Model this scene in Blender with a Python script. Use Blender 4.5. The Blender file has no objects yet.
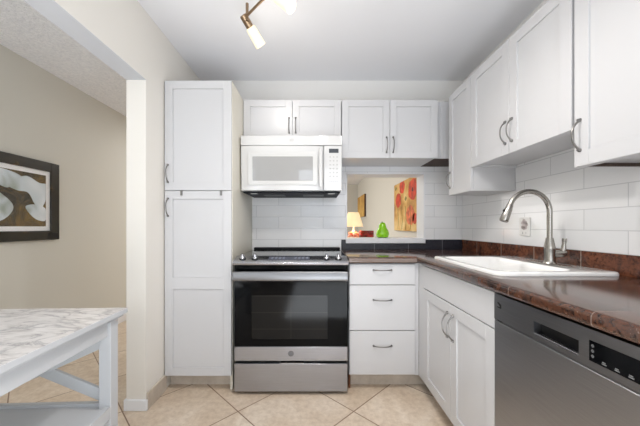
import bpy, bmesh, math, random
from math import pi, sin, cos, radians as R
from mathutils import Vector, Matrix
random.seed(7)
SC = bpy.context.scene
COL = SC.collection

# ------------------------------------------------------------------ camera, world, exposure
CH = 1.127
cam = bpy.data.cameras.new('camera'); cam.sensor_width = 36; cam.lens = 286/640*36
cam.shift_x = 4/640; cam.shift_y = 13/640; cam.clip_start = 0.02
co = bpy.data.objects.new('camera', cam); COL.objects.link(co)
co.location = (0, 0, CH); co.rotation_euler = (pi/2, 0, 0); SC.camera = co
SC.view_settings.view_transform = 'Standard'; SC.view_settings.look = 'None'
SC.view_settings.gamma = 1; SC.view_settings.use_curve_mapping = False
SC.view_settings.exposure = 0.1
W = bpy.data.worlds.new('world'); SC.world = W; W.use_nodes = True
W.node_tree.nodes['Background'].inputs[0].default_value = (0.86, 0.92, 1, 1)
W.node_tree.nodes['Background'].inputs[1].default_value = 0.6

def area(name, loc, rot, sx, sy, power, col=(1, 1, 1)):
    l = bpy.data.lights.new(name, 'AREA'); l.shape = 'RECTANGLE'; l.size = sx; l.size_y = sy
    l.energy = power; l.color = col
    o = bpy.data.objects.new(name, l); COL.objects.link(o); o.location = loc; o.rotation_euler = rot
    return o
# daylight entering through the glass behind the camera
area('daylight_patio', (0.15, -2.53, 1.15), (R(90), 0, 0), 1.1, 1.75, 9.8, (0.93, 0.97, 1))
area('daylight_living', (-1.7, -2.53, 1.2), (R(90), 0, 0), 0.85, 1.8, 4, (0.98, 0.99, 1))
area('dining_fill', (-2.18, 6.4, 1.3), (0, R(-90), 0), 1.6, 3.0, 50, (1, 0.98, 0.94))  # added fill in front of the solid dining wall, no window there
area('hall_fill', (-0.6, 4.2, 2.38), (0, 0, 0), 1.6, 1.2, 10, (1, 0.97, 0.92))  # added downward fill beneath the closed ceiling

def glow(name, loc, power, size, col=(1, 0.98, 0.95)):
    l = bpy.data.lights.new(name, 'POINT'); l.energy = power; l.color = col; l.shadow_soft_size = size
    o = bpy.data.objects.new(name, l); COL.objects.link(o); o.location = loc; return o
# unseen ceiling fills, added to brighten the rooms, out of the photograph's frame
area('kitchen_ceiling_fill', (0.1, -0.9, 2.41), (0, 0, 0), 1.1, 0.6, 4.0, (1, 0.99, 0.97))
area('hall_ceiling_fill', (-1.2, 4.6, 2.41), (0, 0, 0), 1.4, 0.9, 26.0, (1, 0.99, 0.97))
# added fill lights aimed up from just above the floors behind the photographer
area('kitchen_uplight_fill', (0.15, -0.65, 0.05), (R(180), 0, 0), 1.05, 2.2, 46, (0.87, 0.935, 1))
area('living_uplight_fill', (-1.78, -1.5, 0.05), (R(180), 0, 0), 0.9, 2.0, 38, (0.92, 0.96, 1))

# ------------------------------------------------------------------ materials
def lin(c):
    return tuple(((v/255)/12.92 if v/255 <= 0.04045 else ((v/255+0.055)/1.055)**2.4) for v in c)
def mat(name, rgb, rough=0.5, metal=0.0, emit=None, spec=0.5, coat=0.0, trans=0.0):
    m = bpy.data.materials.new(name); m.use_nodes = True
    b = m.node_tree.nodes['Principled BSDF']
    b.inputs['Base Color'].default_value = (*lin(rgb), 1)
    b.inputs['Roughness'].default_value = rough; b.inputs['Metallic'].default_value = metal
    b.inputs['Specular IOR Level'].default_value = spec
    b.inputs['Coat Weight'].default_value = coat; b.inputs['Coat Roughness'].default_value = 0.05
    b.inputs['Transmission Weight'].default_value = trans
    if emit:
        b.inputs['Emission Color'].default_value = (*lin(emit[0]), 1); b.inputs['Emission Strength'].default_value = emit[1]
    return m
def nodes(m): return m.node_tree.nodes, m.node_tree.links, m.node_tree.nodes['Principled BSDF']
def coords(N, L, loc=(0, 0, 0), rot=(0, 0, 0), scale=(1, 1, 1)):
    tc = N.new('ShaderNodeTexCoord'); mp = N.new('ShaderNodeMapping')
    mp.inputs['Location'].default_value = loc; mp.inputs['Rotation'].default_value = rot; mp.inputs['Scale'].default_value = scale
    L.new(tc.outputs['Object'], mp.inputs['Vector']); return mp.outputs['Vector']
def noise(N, L, vec, scale, detail=4, rough=0.55, dist=0.0):
    n = N.new('ShaderNodeTexNoise'); n.inputs['Scale'].default_value = scale; n.inputs['Detail'].default_value = detail
    n.inputs['Roughness'].default_value = rough; n.inputs['Distortion'].default_value = dist
    L.new(vec, n.inputs['Vector']); return n.outputs['Fac']
def ramp(N, L, fac, stops):
    r = N.new('ShaderNodeValToRGB'); e = r.color_ramp.elements
    while len(e) < len(stops): e.new(0.5)
    for k, (p, c) in enumerate(stops): e[k].position = p; e[k].color = (*lin(c), 1)
    L.new(fac, r.inputs['Fac']); return r.outputs['Color']
def bump(N, L, b, h, strength, dist=0.002):
    n = N.new('ShaderNodeBump'); n.inputs['Strength'].default_value = strength; n.inputs['Distance'].default_value = dist
    L.new(h, n.inputs['Height']); L.new(n.outputs['Normal'], b.inputs['Normal']); return n
def mix(N, L, fac, a, b, mode='MIX'):
    m = N.new('ShaderNodeMix'); m.data_type = 'RGBA'; m.blend_type = mode
    if isinstance(fac, float): m.inputs[0].default_value = fac
    else: L.new(fac, m.inputs[0])
    for s, v in ((6, a), (7, b)):
        if isinstance(v, tuple): m.inputs[s].default_value = (*lin(v), 1)
        else: L.new(v, m.inputs[s])
    return m.outputs[2]
def painted(name, rgb, rough=0.6, amt=0.05, scale=180):
    m = mat(name, rgb, rough); N, L, b = nodes(m)
    bump(N, L, b, noise(N, L, coords(N, L), scale, 3), amt, 0.001); return m

M = {}
M['cab'] = mat('white_cabinet_paint', (203, 203, 205), 0.32)
N, L, b = nodes(M['cab'])
bump(N, L, b, noise(N, L, coords(N, L, scale=(60, 60, 3)), 4, 2), 0.02, 0.001)
M['cream_side'] = mat('cream_cabinet_side', (226, 221, 208), 0.4)
M['raw_wood'] = mat('unfinished_cabinet_underside', (66, 54, 46), 0.7)
N, L, b = nodes(M['raw_wood']); L.new(ramp(N, L, noise(N, L, coords(N, L, scale=(3, 40, 40)), 4), [(0.3, (58, 46, 40)), (0.7, (86, 70, 60))]), b.inputs['Base Color'])
M['wall'] = painted('cream_wall_paint', (231, 227, 220))
M['wall_white'] = painted('white_wall_paint', (236, 235, 233))
M['taupe'] = painted('taupe_wall_paint', (208, 206, 198))
M['ceiling'] = painted('smooth_ceiling_paint', (238, 238, 241), 0.8)
M['popcorn'] = mat('popcorn_ceiling', (232, 233, 238), 0.9); N, L, b = nodes(M['popcorn'])
L.new(ramp(N, L, noise(N, L, coords(N, L), 60, 3, 0.6), [(0.3, (232, 233, 237)), (0.65, (250, 250, 252))]), b.inputs['Base Color'])
bump(N, L, b, noise(N, L, coords(N, L), 55, 4, 0.7), 1.0, 0.02)
M['trim'] = mat('white_trim_paint', (232, 233, 236), 0.4)
M['dark'] = mat('matte_black', (14, 14, 16), 0.5, spec=0.3)
M['shadowgap'] = mat('black_gap', (10, 10, 11), 0.7)
M['glass_black'] = mat('black_glass', (9, 10, 12), 0.08, spec=0.12)
M['cooktop'] = mat('cooktop_glass', (14, 17, 24), 0.08, spec=0.9)
M['window_glass_dark'] = mat('oven_window', (24, 24, 25), 0.12, spec=0.2)
N, L, b = nodes(M['window_glass_dark'])
bt = N.new('ShaderNodeTexBrick'); L.new(coords(N, L, rot=(R(-90), 0, 0)), bt.inputs['Vector'])
bt.offset = 0; bt.inputs['Scale'].default_value = 1; bt.inputs['Brick Width'].default_value = 5; bt.inputs['Row Height'].default_value = 0.11
bt.inputs['Mortar Size'].default_value = 0.0025
bt.inputs['Color1'].default_value = bt.inputs['Color2'].default_value = (*lin((24, 24, 24)), 1); bt.inputs['Mortar'].default_value = (*lin((44, 42, 40)), 1)
L.new(bt.outputs['Color'], b.inputs['Base Color'])
def steel(name, rgb, rough, axis=(2, 200, 200), amt=0.04):
    m = mat(name, rgb, rough, 1.0); N, L, b = nodes(m)
    n = noise(N, L, coords(N, L, scale=axis), 3, 3)
    bump(N, L, b, n, amt, 0.001)
    L.new(ramp(N, L, n, [(0.3, tuple(int(v*0.93) for v in rgb)), (0.7, rgb)]), b.inputs['Base Color'])
    return m
M['steel'] = steel('brushed_stainless', (176, 178, 184), 0.3)
M['steel_handle'] = steel('satin_steel_handle', (140, 141, 144), 0.36)
M['steel_bright'] = steel('bright_stainless', (190, 191, 196), 0.24)
M['steel_dw'] = steel('dishwasher_stainless', (166, 167, 170), 0.34)
M['steel_console'] = steel('dishwasher_console_stainless', (142, 143, 146), 0.36)
M['nickel'] = mat('brushed_nickel', (168, 164, 158), 0.24, 1.0)
M['nickel_dark'] = mat('dark_nickel_pull', (132, 130, 128), 0.34, 1.0)
M['bronze'] = mat('aged_bronze', (150, 128, 104), 0.3, 1.0)
M['appliance'] = mat('white_appliance_gloss', (208, 208, 208), 0.12, coat=0.6)
M['appl_bezel'] = mat('white_appliance_bezel', (205, 205, 204), 0.2, coat=0.4)
M['mw_window'] = mat('microwave_screen_window', (158, 158, 158), 0.05, coat=0.8)
M['logo_grey'] = mat('grey_emblem', (120, 121, 124), 0.4, 0.6)
M['logo_dark'] = mat('dark_filter_mesh', (40, 42, 48), 0.5)
M['logo_pale'] = mat('pale_grey_emblem', (188, 188, 190), 0.4)
M['btn'] = mat('pale_key_print', (176, 176, 176), 0.4)
M['display'] = mat('dark_display', (52, 56, 62), 0.2)
M['mark'] = mat('pale_print', (112, 112, 112), 0.5)
M['porcelain'] = mat('white_sink_enamel', (244, 244, 243), 0.12, coat=0.5)
M['outlet'] = mat('outlet_plastic', (226, 225, 223), 0.35)
M['outlet_print'] = mat('outlet_motif', (196, 184, 183), 0.5)
M['table'] = painted('white_table_paint', (194, 196, 199), 0.4)
M['frame_dark'] = mat('dark_bronze_frame', (58, 50, 36), 0.25)
N, L, b = nodes(M['frame_dark']); L.new(ramp(N, L, noise(N, L, coords(N, L), 5, 2), [(0.35, (16, 15, 12)), (0.6, (32, 27, 16)), (0.8, (74, 54, 18))]), b.inputs['Base Color'])
M['matboard'] = mat('white_mat_board', (246, 247, 250), 0.5)
M['lily_bg'] = mat('olive_print_ground', (72, 56, 18), 0.2)
N, L, b = nodes(M['lily_bg']); L.new(ramp(N, L, noise(N, L, coords(N, L), 6, 3, dist=1.5), [(0.35, (24, 18, 6)), (0.52, (70, 52, 8)), (0.72, (118, 90, 26))]), b.inputs['Base Color'])
M['lily'] = mat('pale_blue_petal', (200, 212, 222), 0.25)
N, L, b = nodes(M['lily']); L.new(ramp(N, L, noise(N, L, coords(N, L), 4.5, 2, dist=0.8), [(0.3, (132, 144, 130)), (0.46, (205, 216, 224)), (0.75, (240, 244, 250))]), b.inputs['Base Color'])
M['glass_sheen'] = None
M['pear'] = mat('green_pear_glaze', (142, 208, 16), 0.12, coat=0.6)
M['stem'] = mat('pear_stem', (96, 100, 40), 0.5)
M['poppy_bg'] = mat('golden_canvas', (214, 176, 96), 0.6)
N, L, b = nodes(M['poppy_bg']); L.new(ramp(N, L, noise(N, L, coords(N, L, scale=(1, 5, 1.2)), 3, 4), [(0.3, (146, 98, 34)), (0.5, (200, 156, 82)), (0.7, (222, 198, 140))]), b.inputs['Base Color'])
M['poppy'] = mat('red_poppy_paint', (214, 66, 26), 0.6); M['poppy_pale'] = mat('orange_poppy_paint', (226, 112, 62), 0.6)
for k in ('poppy', 'poppy_pale'):
    N, L, b = nodes(M[k]); c = (214, 66, 26) if k == 'poppy' else (228, 118, 70)
    L.new(ramp(N, L, noise(N, L, coords(N, L), 14, 3), [(0.35, tuple(int(v*0.72) for v in c)), (0.65, c)]), b.inputs['Base Color'])
M['poppy_eye'] = mat('dark_poppy_eye', (74, 24, 22), 0.6)
M['leaf'] = mat('olive_stem_paint', (120, 120, 50), 0.6)
M['canvas_edge'] = mat('dark_canvas_edge', (66, 38, 20), 0.6)
M['gold_canvas'] = mat('ochre_canvas', (206, 152, 62), 0.6)
N, L, b = nodes(M['gold_canvas']); L.new(ramp(N, L, noise(N, L, coords(N, L, scale=(1, 6, 1)), 3, 3), [(0.3, (170, 116, 34)), (0.7, (232, 190, 104))]), b.inputs['Base Color'])
M['shade_lit'] = mat('lit_lamp_shade', (250, 226, 170), 0.8, emit=((255, 230, 192), 0.5))
M['bulb'] = mat('lit_frosted_glass', (250, 240, 210), 0.4, emit=((255, 240, 200), 0.4))
M['lamp_ceramic'] = mat('coral_ceramic', (206, 96, 66), 0.25)
N, L, b = nodes(M['lamp_ceramic']); L.new(ramp(N, L, noise(N, L, coords(N, L, scale=(1, 1, 3)), 14, 2, dist=1), [(0.4, (190, 52, 28)), (0.55, (236, 178, 150)), (0.7, (240, 214, 196))]), b.inputs['Base Color'])
M['redbox'] = mat('dark_red_lacquer', (122, 26, 14), 0.2)
N, L, b = nodes(M['redbox']); L.new(ramp(N, L, noise(N, L, coords(N, L), 18, 2), [(0.4, (48, 10, 8)), (0.6, (176, 34, 16))]), b.inputs['Base Color'])
M['wood'] = mat('brown_wood', (120, 78, 48), 0.4)
N, L, b = nodes(M['wood']); L.new(ramp(N, L, noise(N, L, coords(N, L, scale=(4, 40, 40)), 2), [(0.3, (88, 52, 32)), (0.7, (134, 84, 52))]), b.inputs['Base Color'])
M['pane'] = mat('window_daylight', (235, 242, 250), 0.3, emit=((232, 242, 255), 1.2))

def tiles(name, rot, c1, c2, grout, w, h, mortar=0.0022, off=0.5, loc=(0, 0, 0), rough=0.12):
    m = mat(name, c1, rough); N, L, b = nodes(m)
    v = coords(N, L, loc, rot)
    t = N.new('ShaderNodeTexBrick'); L.new(v, t.inputs['Vector']); t.offset = off
    for k, x in (('Scale', 1), ('Brick Width', w), ('Row Height', h), ('Mortar Size', mortar), ('Mortar Smooth', 0.3), ('Bias', 0)): t.inputs[k].default_value = x
    t.inputs['Color1'].default_value = (*lin(c1), 1); t.inputs['Color2'].default_value = (*lin(c2), 1); t.inputs['Mortar'].default_value = (*lin(grout), 1)
    L.new(t.outputs['Color'], b.inputs['Base Color'])
    return m, N, L, b, t
def tile_wall(name, swap, loc):
    # swap False: wall in XZ; True: wall in YZ
    m = mat(name, (236, 236, 237), 0.14); N, L, b = nodes(m)
    tc = N.new('ShaderNodeTexCoord'); s = N.new('ShaderNodeSeparateXYZ'); c = N.new('ShaderNodeCombineXYZ')
    L.new(tc.outputs['Object'], s.inputs[0]); L.new(s.outputs['Y' if swap else 'X'], c.inputs[0]); L.new(s.outputs['Z'], c.inputs[1])
    mp = N.new('ShaderNodeMapping'); mp.inputs['Location'].default_value = loc; L.new(c.outputs[0], mp.inputs[0])
    t = N.new('ShaderNodeTexBrick'); L.new(mp.outputs[0], t.inputs['Vector']); t.offset = 0.5
    for k, x in (('Scale', 1), ('Brick Width', 0.4), ('Row Height', 0.1016), ('Mortar Size', 0.0022), ('Mortar Smooth', 0.2)): t.inputs[k].default_value = x
    t.inputs['Color1'].default_value = (*lin((236, 236, 237)), 1); t.inputs['Color2'].default_value = (*lin((231, 232, 234)), 1)
    t.inputs['Mortar'].default_value = (*lin((206, 207, 209)), 1)
    L.new(t.outputs['Color'], b.inputs['Base Color'])
    inv = N.new('ShaderNodeMath'); inv.operation = 'SUBTRACT'; inv.inputs[0].default_value = 1; L.new(t.outputs['Fac'], inv.inputs[1])
    n = noise(N, L, mp.outputs[0], 9, 2)
    ad = N.new('ShaderNodeMath'); ad.operation = 'MULTIPLY_ADD'; ad.inputs[1].default_value = 0.5; L.new(n, ad.inputs[0]); L.new(inv.outputs[0], ad.inputs[2])
    bump(N, L, b, ad.outputs[0], 0.35, 0.0015)
    return m
M['tile_back'] = tile_wall('white_subway_tile_back', False, (0.336, -1.005+0.1016*10, 0))
M['tile_right'] = tile_wall('white_subway_tile_right', True, (-1.406+0.8, -1.005+0.1016*10, 0))

def granite(name, dark, midc, rust, pale, rough=0.1, axes='XY', size=0.305, loc=(0, 0, 0), joint=(120, 104, 96), jm=0.0018):
    m = mat(name, midc, rough); N, L, b = nodes(m)
    tc = N.new('ShaderNodeTexCoord'); o = tc.outputs['Object']
    n1 = noise(N, L, o, 13, 8, 0.72, 0.9); n2 = noise(N, L, o, 70, 5, 0.75)
    base = ramp(N, L, n1, [(0.30, dark), (0.46, midc), (0.58, rust), (0.74, midc)])
    sp = ramp(N, L, n2, [(0.42, (0, 0, 0)), (0.64, (0, 0, 0)), (0.72, (255, 255, 255))])
    c = mix(N, L, sp, base, pale)
    dk = ramp(N, L, n2, [(0.34, (90, 90, 90)), (0.5, (255, 255, 255))])
    c = mix(N, L, 1.0, c, dk, 'MULTIPLY')
    s = N.new('ShaderNodeSeparateXYZ'); cb = N.new('ShaderNodeCombineXYZ'); L.new(o, s.inputs[0])
    L.new(s.outputs[axes[0]], cb.inputs[0]); L.new(s.outputs[axes[1]], cb.inputs[1])
    mp = N.new('ShaderNodeMapping'); mp.inputs['Location'].default_value = loc; L.new(cb.outputs[0], mp.inputs[0])
    t = N.new('ShaderNodeTexBrick'); L.new(mp.outputs[0], t.inputs['Vector']); t.offset = 0
    for k, x in (('Scale', 1), ('Brick Width', size), ('Row Height', size), ('Mortar Size', jm), ('Mortar Smooth', 0.1)): t.inputs[k].default_value = x
    c = mix(N, L, t.outputs['Fac'], c, joint)
    L.new(c, b.inputs['Base Color'])
    return m
M['granite'] = granite('brown_granite_counter', (24, 17, 16), (64, 47, 41), (92, 58, 42), (200, 184, 170), 0.12, 'XY', loc=(-0.222, -1.927+0.61, 0))
M['granite'].node_tree.nodes['Principled BSDF'].inputs['Specular IOR Level'].default_value = 0.85
M['strip_right'] = granite('brown_granite_strip', (50, 28, 22), (92, 56, 42), (118, 70, 48), (160, 134, 116), 0.2, 'YZ', loc=(-1.417+0.61, -0.8, 0), joint=(150, 132, 120), jm=0.0025)
M['strip_back'] = granite('granite_strip_shade_tint', (14, 16, 26), (30, 32, 44), (40, 40, 48), (96, 100, 112), 0.32, 'XZ', loc=(-0.525+0.915, -0.8, 0), joint=(112, 112, 118), jm=0.0025)  # same granite taken darker and bluer, its lighting put into the colour

# floor: diagonal travertine-look tiles
def stone_floor(name, rot, loc, tile, mort=0.0035):
    m = mat(name, (204, 180, 152), 0.32); N, L, b = nodes(m)
    v = coords(N, L, loc, rot)
    t = N.new('ShaderNodeTexBrick'); L.new(v, t.inputs['Vector']); t.offset = 0
    for k, x in (('Scale', 1), ('Brick Width', tile), ('Row Height', tile), ('Mortar Size', mort), ('Mortar Smooth', 0.1)): t.inputs[k].default_value = x
    t.inputs['Color1'].default_value = (*lin((255, 255, 255)), 1); t.inputs['Color2'].default_value = (*lin((243, 240, 236)), 1)
    t.inputs['Mortar'].default_value = (*lin((255, 255, 255)), 1)
    o = coords(N, L)
    n1 = noise(N, L, o, 2.4, 7, 0.62, 0.9); n2 = noise(N, L, o, 30, 5, 0.7)
    c = ramp(N, L, n1, [(0.3, (205, 186, 165)), (0.5, (221, 205, 186)), (0.7, (233, 221, 206))])
    c2 = ramp(N, L, n2, [(0.3, (230, 225, 220)), (0.6, (255, 255, 255))])
    c = mix(N, L, 1.0, c, c2, 'MULTIPLY'); c = mix(N, L, 1.0, c, t.outputs['Color'], 'MULTIPLY')
    c = mix(N, L, t.outputs['Fac'], c, (132, 106, 84))
    L.new(c, b.inputs['Base Color'])
    inv = N.new('ShaderNodeMath'); inv.operation = 'SUBTRACT'; inv.inputs[0].default_value = 1; L.new(t.outputs['Fac'], inv.inputs[1])
    bump(N, L, b, inv.outputs[0], 0.4, 0.002)
    return m
TS = 0.497
M['floor'] = stone_floor('beige_stone_floor_tile', (0, 0, R(-45)), (-0.8934+TS*20, -1.5638+TS*20, 0), TS)
M['tilebase'] = stone_floor('beige_stone_base_tile', (0, 0, 0), (5, 5, 5), 20.0)
N, L, b = nodes(M['tilebase'])
for q in list(b.inputs['Base Color'].links): L.remove(q)
L.new(ramp(N, L, noise(N, L, coords(N, L), 9, 5, 0.65), [(0.3, (184, 172, 158)), (0.7, (212, 202, 190))]), b.inputs['Base Color'])
M['marble'] = mat('white_marble_top', (232, 230, 230), 0.22); N, L, b = nodes(M['marble'])
v = coords(N, L, rot=(0, 0, R(28)), scale=(1.3, 3.2, 1))
n1 = noise(N, L, v, 3.0, 8, 0.62, 1.2); n2 = noise(N, L, v, 9.0, 6, 0.6, 0.8)
c = ramp(N, L, n1, [(0.38, (236, 233, 231)), (0.49, (224, 221, 219)), (0.52, (186, 184, 186)), (0.56, (226, 223, 221)), (0.7, (238, 235, 233))])
c2 = ramp(N, L, n2, [(0.35, (208, 205, 205)), (0.5, (255, 255, 255))])
L.new(mix(N, L, 0.6, c, c2, 'MULTIPLY'), b.inputs['Base Color'])

# ------------------------------------------------------------------ mesh helpers
class MB:
    def __init__(s): s.v = []; s.f = []
    def add(s, vs, fs):
        n = len(s.v); s.v += [tuple(p) for p in vs]; s.f += [tuple(i+n for i in f) for f in fs]; return s
    def box(s, x0, x1, y0, y1, z0, z1):
        return s.add([(x0, y0, z0), (x1, y0, z0), (x1, y1, z0), (x0, y1, z0), (x0, y0, z1), (x1, y0, z1), (x1, y1, z1), (x0, y1, z1)],
                     [(0, 3, 2, 1), (4, 5, 6, 7), (0, 1, 5, 4), (1, 2, 6, 5), (2, 3, 7, 6), (3, 0, 4, 7)])
    def loft(s, rings, cap0=True, cap1=True):
        n = len(rings[0]); vs = [p for r in rings for p in r]; fs = []
        for k in range(len(rings)-1):
            for i in range(n):
                j = (i+1) % n; fs.append((k*n+i, k*n+j, (k+1)*n+j, (k+1)*n+i))
        if cap0: fs.append(tuple(reversed(range(n))))
        if cap1: fs.append(tuple((len(rings)-1)*n+i for i in range(n)))
        return s.add(vs, fs)
    def tube(s, pts, rad, n=12, flat=1.0):
        pts = [Vector(p) for p in pts]
        if not isinstance(rad, (list, tuple)): rad = [rad]*len(pts)
        t0 = (pts[1]-pts[0]).normalized(); up = Vector((0, 0, 1)) if abs(t0.z) < 0.9 else Vector((1, 0, 0))
        u = t0.cross(up).normalized(); rings = []
        for k, p in enumerate(pts):
            t = (pts[min(k+1, len(pts)-1)]-pts[max(k-1, 0)]).normalized()
            u = (u - t*u.dot(t)).normalized(); w = t.cross(u)
            rings.append([p + (u*cos(2*pi*i/n) + w*sin(2*pi*i/n)*flat)*rad[k] for i in range(n)])
        return s.loft(rings)
    def lathe(s, prof, c=(0, 0, 0), d=(0, 0, 1), n=24):
        c = Vector(c); d = Vector(d).normalized(); up = Vector((0, 0, 1)) if abs(d.z) < 0.9 else Vector((1, 0, 0))
        u = d.cross(up).normalized(); w = d.cross(u)
        return s.loft([[c + d*h + (u*cos(2*pi*i/n)+w*sin(2*pi*i/n))*max(r, 1e-4) for i in range(n)] for r, h in prof])
    def prism(s, pts, vec):
        v = Vector(vec); return s.loft([[Vector(p) for p in pts], [Vector(p)+v for p in pts]])
    def build(s, name, m, parent=None, bevel=0.0, smooth=False, seg=2, sub=0):
        me = bpy.data.meshes.new(name); me.from_pydata(s.v, [], s.f)
        bm = bmesh.new(); bm.from_mesh(me); bmesh.ops.recalc_face_normals(bm, faces=bm.faces); bm.to_mesh(me); bm.free()
        me.materials.append(m)
        o = bpy.data.objects.new(name, me); COL.objects.link(o)
        if parent: o.parent = parent
        if bevel:
            b = o.modifiers.new('bevel', 'BEVEL'); b.width = bevel; b.segments = seg; b.limit_method = 'ANGLE'; b.angle_limit = R(35)
        if sub:
            q = o.modifiers.new('sub', 'SUBSURF'); q.levels = sub; q.render_levels = sub
        if smooth or bevel:
            me.shade_auto_smooth(angle=R(38)) if hasattr(me, 'shade_auto_smooth') else [setattr(p, 'use_smooth', True) for p in me.polygons]
            if not hasattr(me, 'shade_auto_smooth'):
                try: me.set_sharp_from_angle(angle=R(38))
                except Exception: pass
        return o
def B(*a): return MB().box(*a)
def tag(o, label=None, cat=None, group=None, kind=None):
    for k, v in (('label', label), ('category', cat), ('group', group), ('kind', kind)):
        if v: o[k] = v
    return o
def empty(name, loc, rz, label, cat, group=None):
    o = bpy.data.objects.new(name, None); COL.objects.link(o); o.location = loc; o.rotation_euler = (0, 0, rz)
    o.empty_display_size = 0.1
    return tag(o, label, cat, group)
def struct(o): o['kind'] = 'structure'; return o
def rrect(x0, x1, y0, y1, r, z, n=6):
    pts = []
    for cx, cy, a0 in ((x1-r, y1-r, 0), (x0+r, y1-r, 90), (x0+r, y0+r, 180), (x1-r, y0+r, 270)):
        for k in range(n+1):
            a = R(a0+90*k/n); pts.append((cx+r*cos(a), cy+r*sin(a), z))
    return pts

# ------------------------------------------------------------------ the setting
RX = 1.325; BY = 2.582; BT = 2.752; CZ = 2.44; YR = -2.6; YF = 9.1; LX = -1.04; LX2 = -1.16; WX = -2.28
struct(B(WX-0.1, 1.44, YR-0.1, YF+0.1, -0.08, 0).build('floor', M['floor']))
struct(B(LX2, 1.44, YR-0.1, BT, CZ, CZ+0.08).build('ceiling', M['ceiling']))
c = MB().box(WX-0.1, LX2, YR-0.1, YF+0.1, CZ, CZ+0.08); c.box(LX2, 1.44, BT, YF+0.1, CZ, CZ+0.08)
struct(c.build('ceiling_living', M['popcorn']))
w = MB().box(LX2, LX, 1.75, BT, 0, CZ); w.box(LX2, LX, -1.2, 1.75, 2.023, CZ); w.box(LX2, LX, YR, -1.2, 0, CZ)
wl = struct(w.build('wall_left', M['wall']))
B(LX2+0.0005, LX-0.0005, -1.2, 1.75, 2.021, 2.023).build('header_underside', mat('shaded_soffit_grey', (202, 204, 209), 0.7), wl)  # separate underside, colour greyed to hold the shade below the header
# back wall with the pass-through
HX0, HX1, HZ0, HZ1 = 0.268, 0.980, 0.972, 1.602
w = MB().box(LX, HX0, BY, BT, 0, CZ); w.box(HX1, RX+0.01, BY, BT, 0, CZ); w.box(HX0, HX1, BY, BT, 0, HZ0); w.box(HX0, HX1, BY, BT, HZ1, CZ)
wb = struct(w.build('wall_back', M['wall_white']))
T = 0.008
t = MB().box(-0.574, HX0, BY-T, BY, 1.005, 1.8); t.box(-0.574, 0.226, BY-T, BY, 0.90, 1.005); t.box(HX1, RX-T, BY-T, BY, 1.005, 1.67); t.box(HX0, HX1, BY-T, BY, HZ1, 1.67)
t.build('backsplash_tiles', M['tile_back'], wb)
wr = struct(B(RX, RX+0.11, YR, YF, 0, CZ).build('wall_right', M['wall_white']))
B(RX-T, RX, 0.2, BY, 1.005, 1.53).build('backsplash_tiles', M['tile_right'], wr)
struct(B(WX-0.1, WX, YR, YF, 0, CZ).build('wall_living', M['taupe']))
struct(B(WX, RX, YF, YF+0.1, 0, CZ).build('wall_far', M['taupe']))
# taupe skin of the dining side of the long right wall
B(RX-0.004, RX, BT, YF, 0, CZ).build('dining_paint', M['taupe'], wr)
# rear wall with two windows (behind the camera)
w = MB()
for a in ((WX, -2.15, 0, CZ), (-1.25, -0.45, 0, CZ), (0.75, RX, 0, CZ), (-2.15, -1.25, 0, 0.25), (-2.15, -1.25, 2.15, CZ), (-0.45, 0.75, 0, 0.2), (-0.45, 0.75, 2.1, CZ)):
    w.box(a[0], a[1], YR, YR+0.1, a[2], a[3])
struct(w.build('wall_rear', M['wall']))
for nm, x0, x1, z0, z1 in (('window_1', -0.45, 0.75, 0.2, 2.1), ('window_2', -2.15, -1.25, 0.25, 2.15)):
    f = MB(); 
    for q in ((x0, x1, z0, z0+0.05), (x0, x1, z1-0.05, z1), (x0, x0+0.05, z0, z1), (x1-0.05, x1, z0, z1), ((x0+x1)/2-0.02, (x0+x1)/2+0.02, z0, z1)):
        f.box(q[0], q[1], YR+0.02, YR+0.08, q[2], q[3])
    wo = struct(f.build(nm, M['trim']))
    B(x0+0.03, x1-0.03, YR+0.03, YR+0.04, z0+0.03, z1-0.03).build('pane', M['pane'], wo)
    bl = MB()
    for k in range(16): bl.box(x0, x1, YR+0.10, YR+0.112, z0+0.06+k*0.117, z0+0.08+k*0.117)
    tag(bl.build('blind', M['trim'], wo), kind='stuff')
# pass-through lining and sill
t = MB().box(HX0, HX0+0.012, BY-0.012, BT, 1.018, HZ1); t.box(HX1-0.012, HX1, BY-0.012, BT, 1.018, HZ1); t.box(HX0, HX1, BY-0.012, BT, HZ1-0.01, HZ1)
struct(t.build('trim_1', M['trim'], bevel=0.001))
struct(B(HX0, HX1, BY-0.024, BT+0.012, HZ0, 1.018).build('trim_2', M['trim'], bevel=0.003))
# baseboards
t = MB().box(LX2-0.012, LX+0.012, 1.738, 1.752, 0, 0.068); t.box(LX2-0.012, LX2, 1.752, BT, 0, 0.068)
struct(t.build('baseboard_jamb', M['trim'], bevel=0.005, seg=3))
struct(B(LX, LX+0.012, 1.752, 1.972, 0, 0.105).build('baseboard_left', M['tilebase'], bevel=0.001))
struct(B(WX, WX+0.014, YR, YF, 0, 0.085).build('baseboard_living', M['trim'], bevel=0.003))
# granite strips above the counter
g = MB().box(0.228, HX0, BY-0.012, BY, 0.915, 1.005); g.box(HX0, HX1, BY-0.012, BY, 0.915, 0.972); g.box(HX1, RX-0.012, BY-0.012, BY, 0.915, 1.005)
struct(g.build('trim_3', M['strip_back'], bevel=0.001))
struct(B(RX-0.013, RX-0.0005, 0.35, BY-0.0125, 0.915, 1.005).build('trim_4', M['strip_right'], bevel=0.001))

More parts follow.
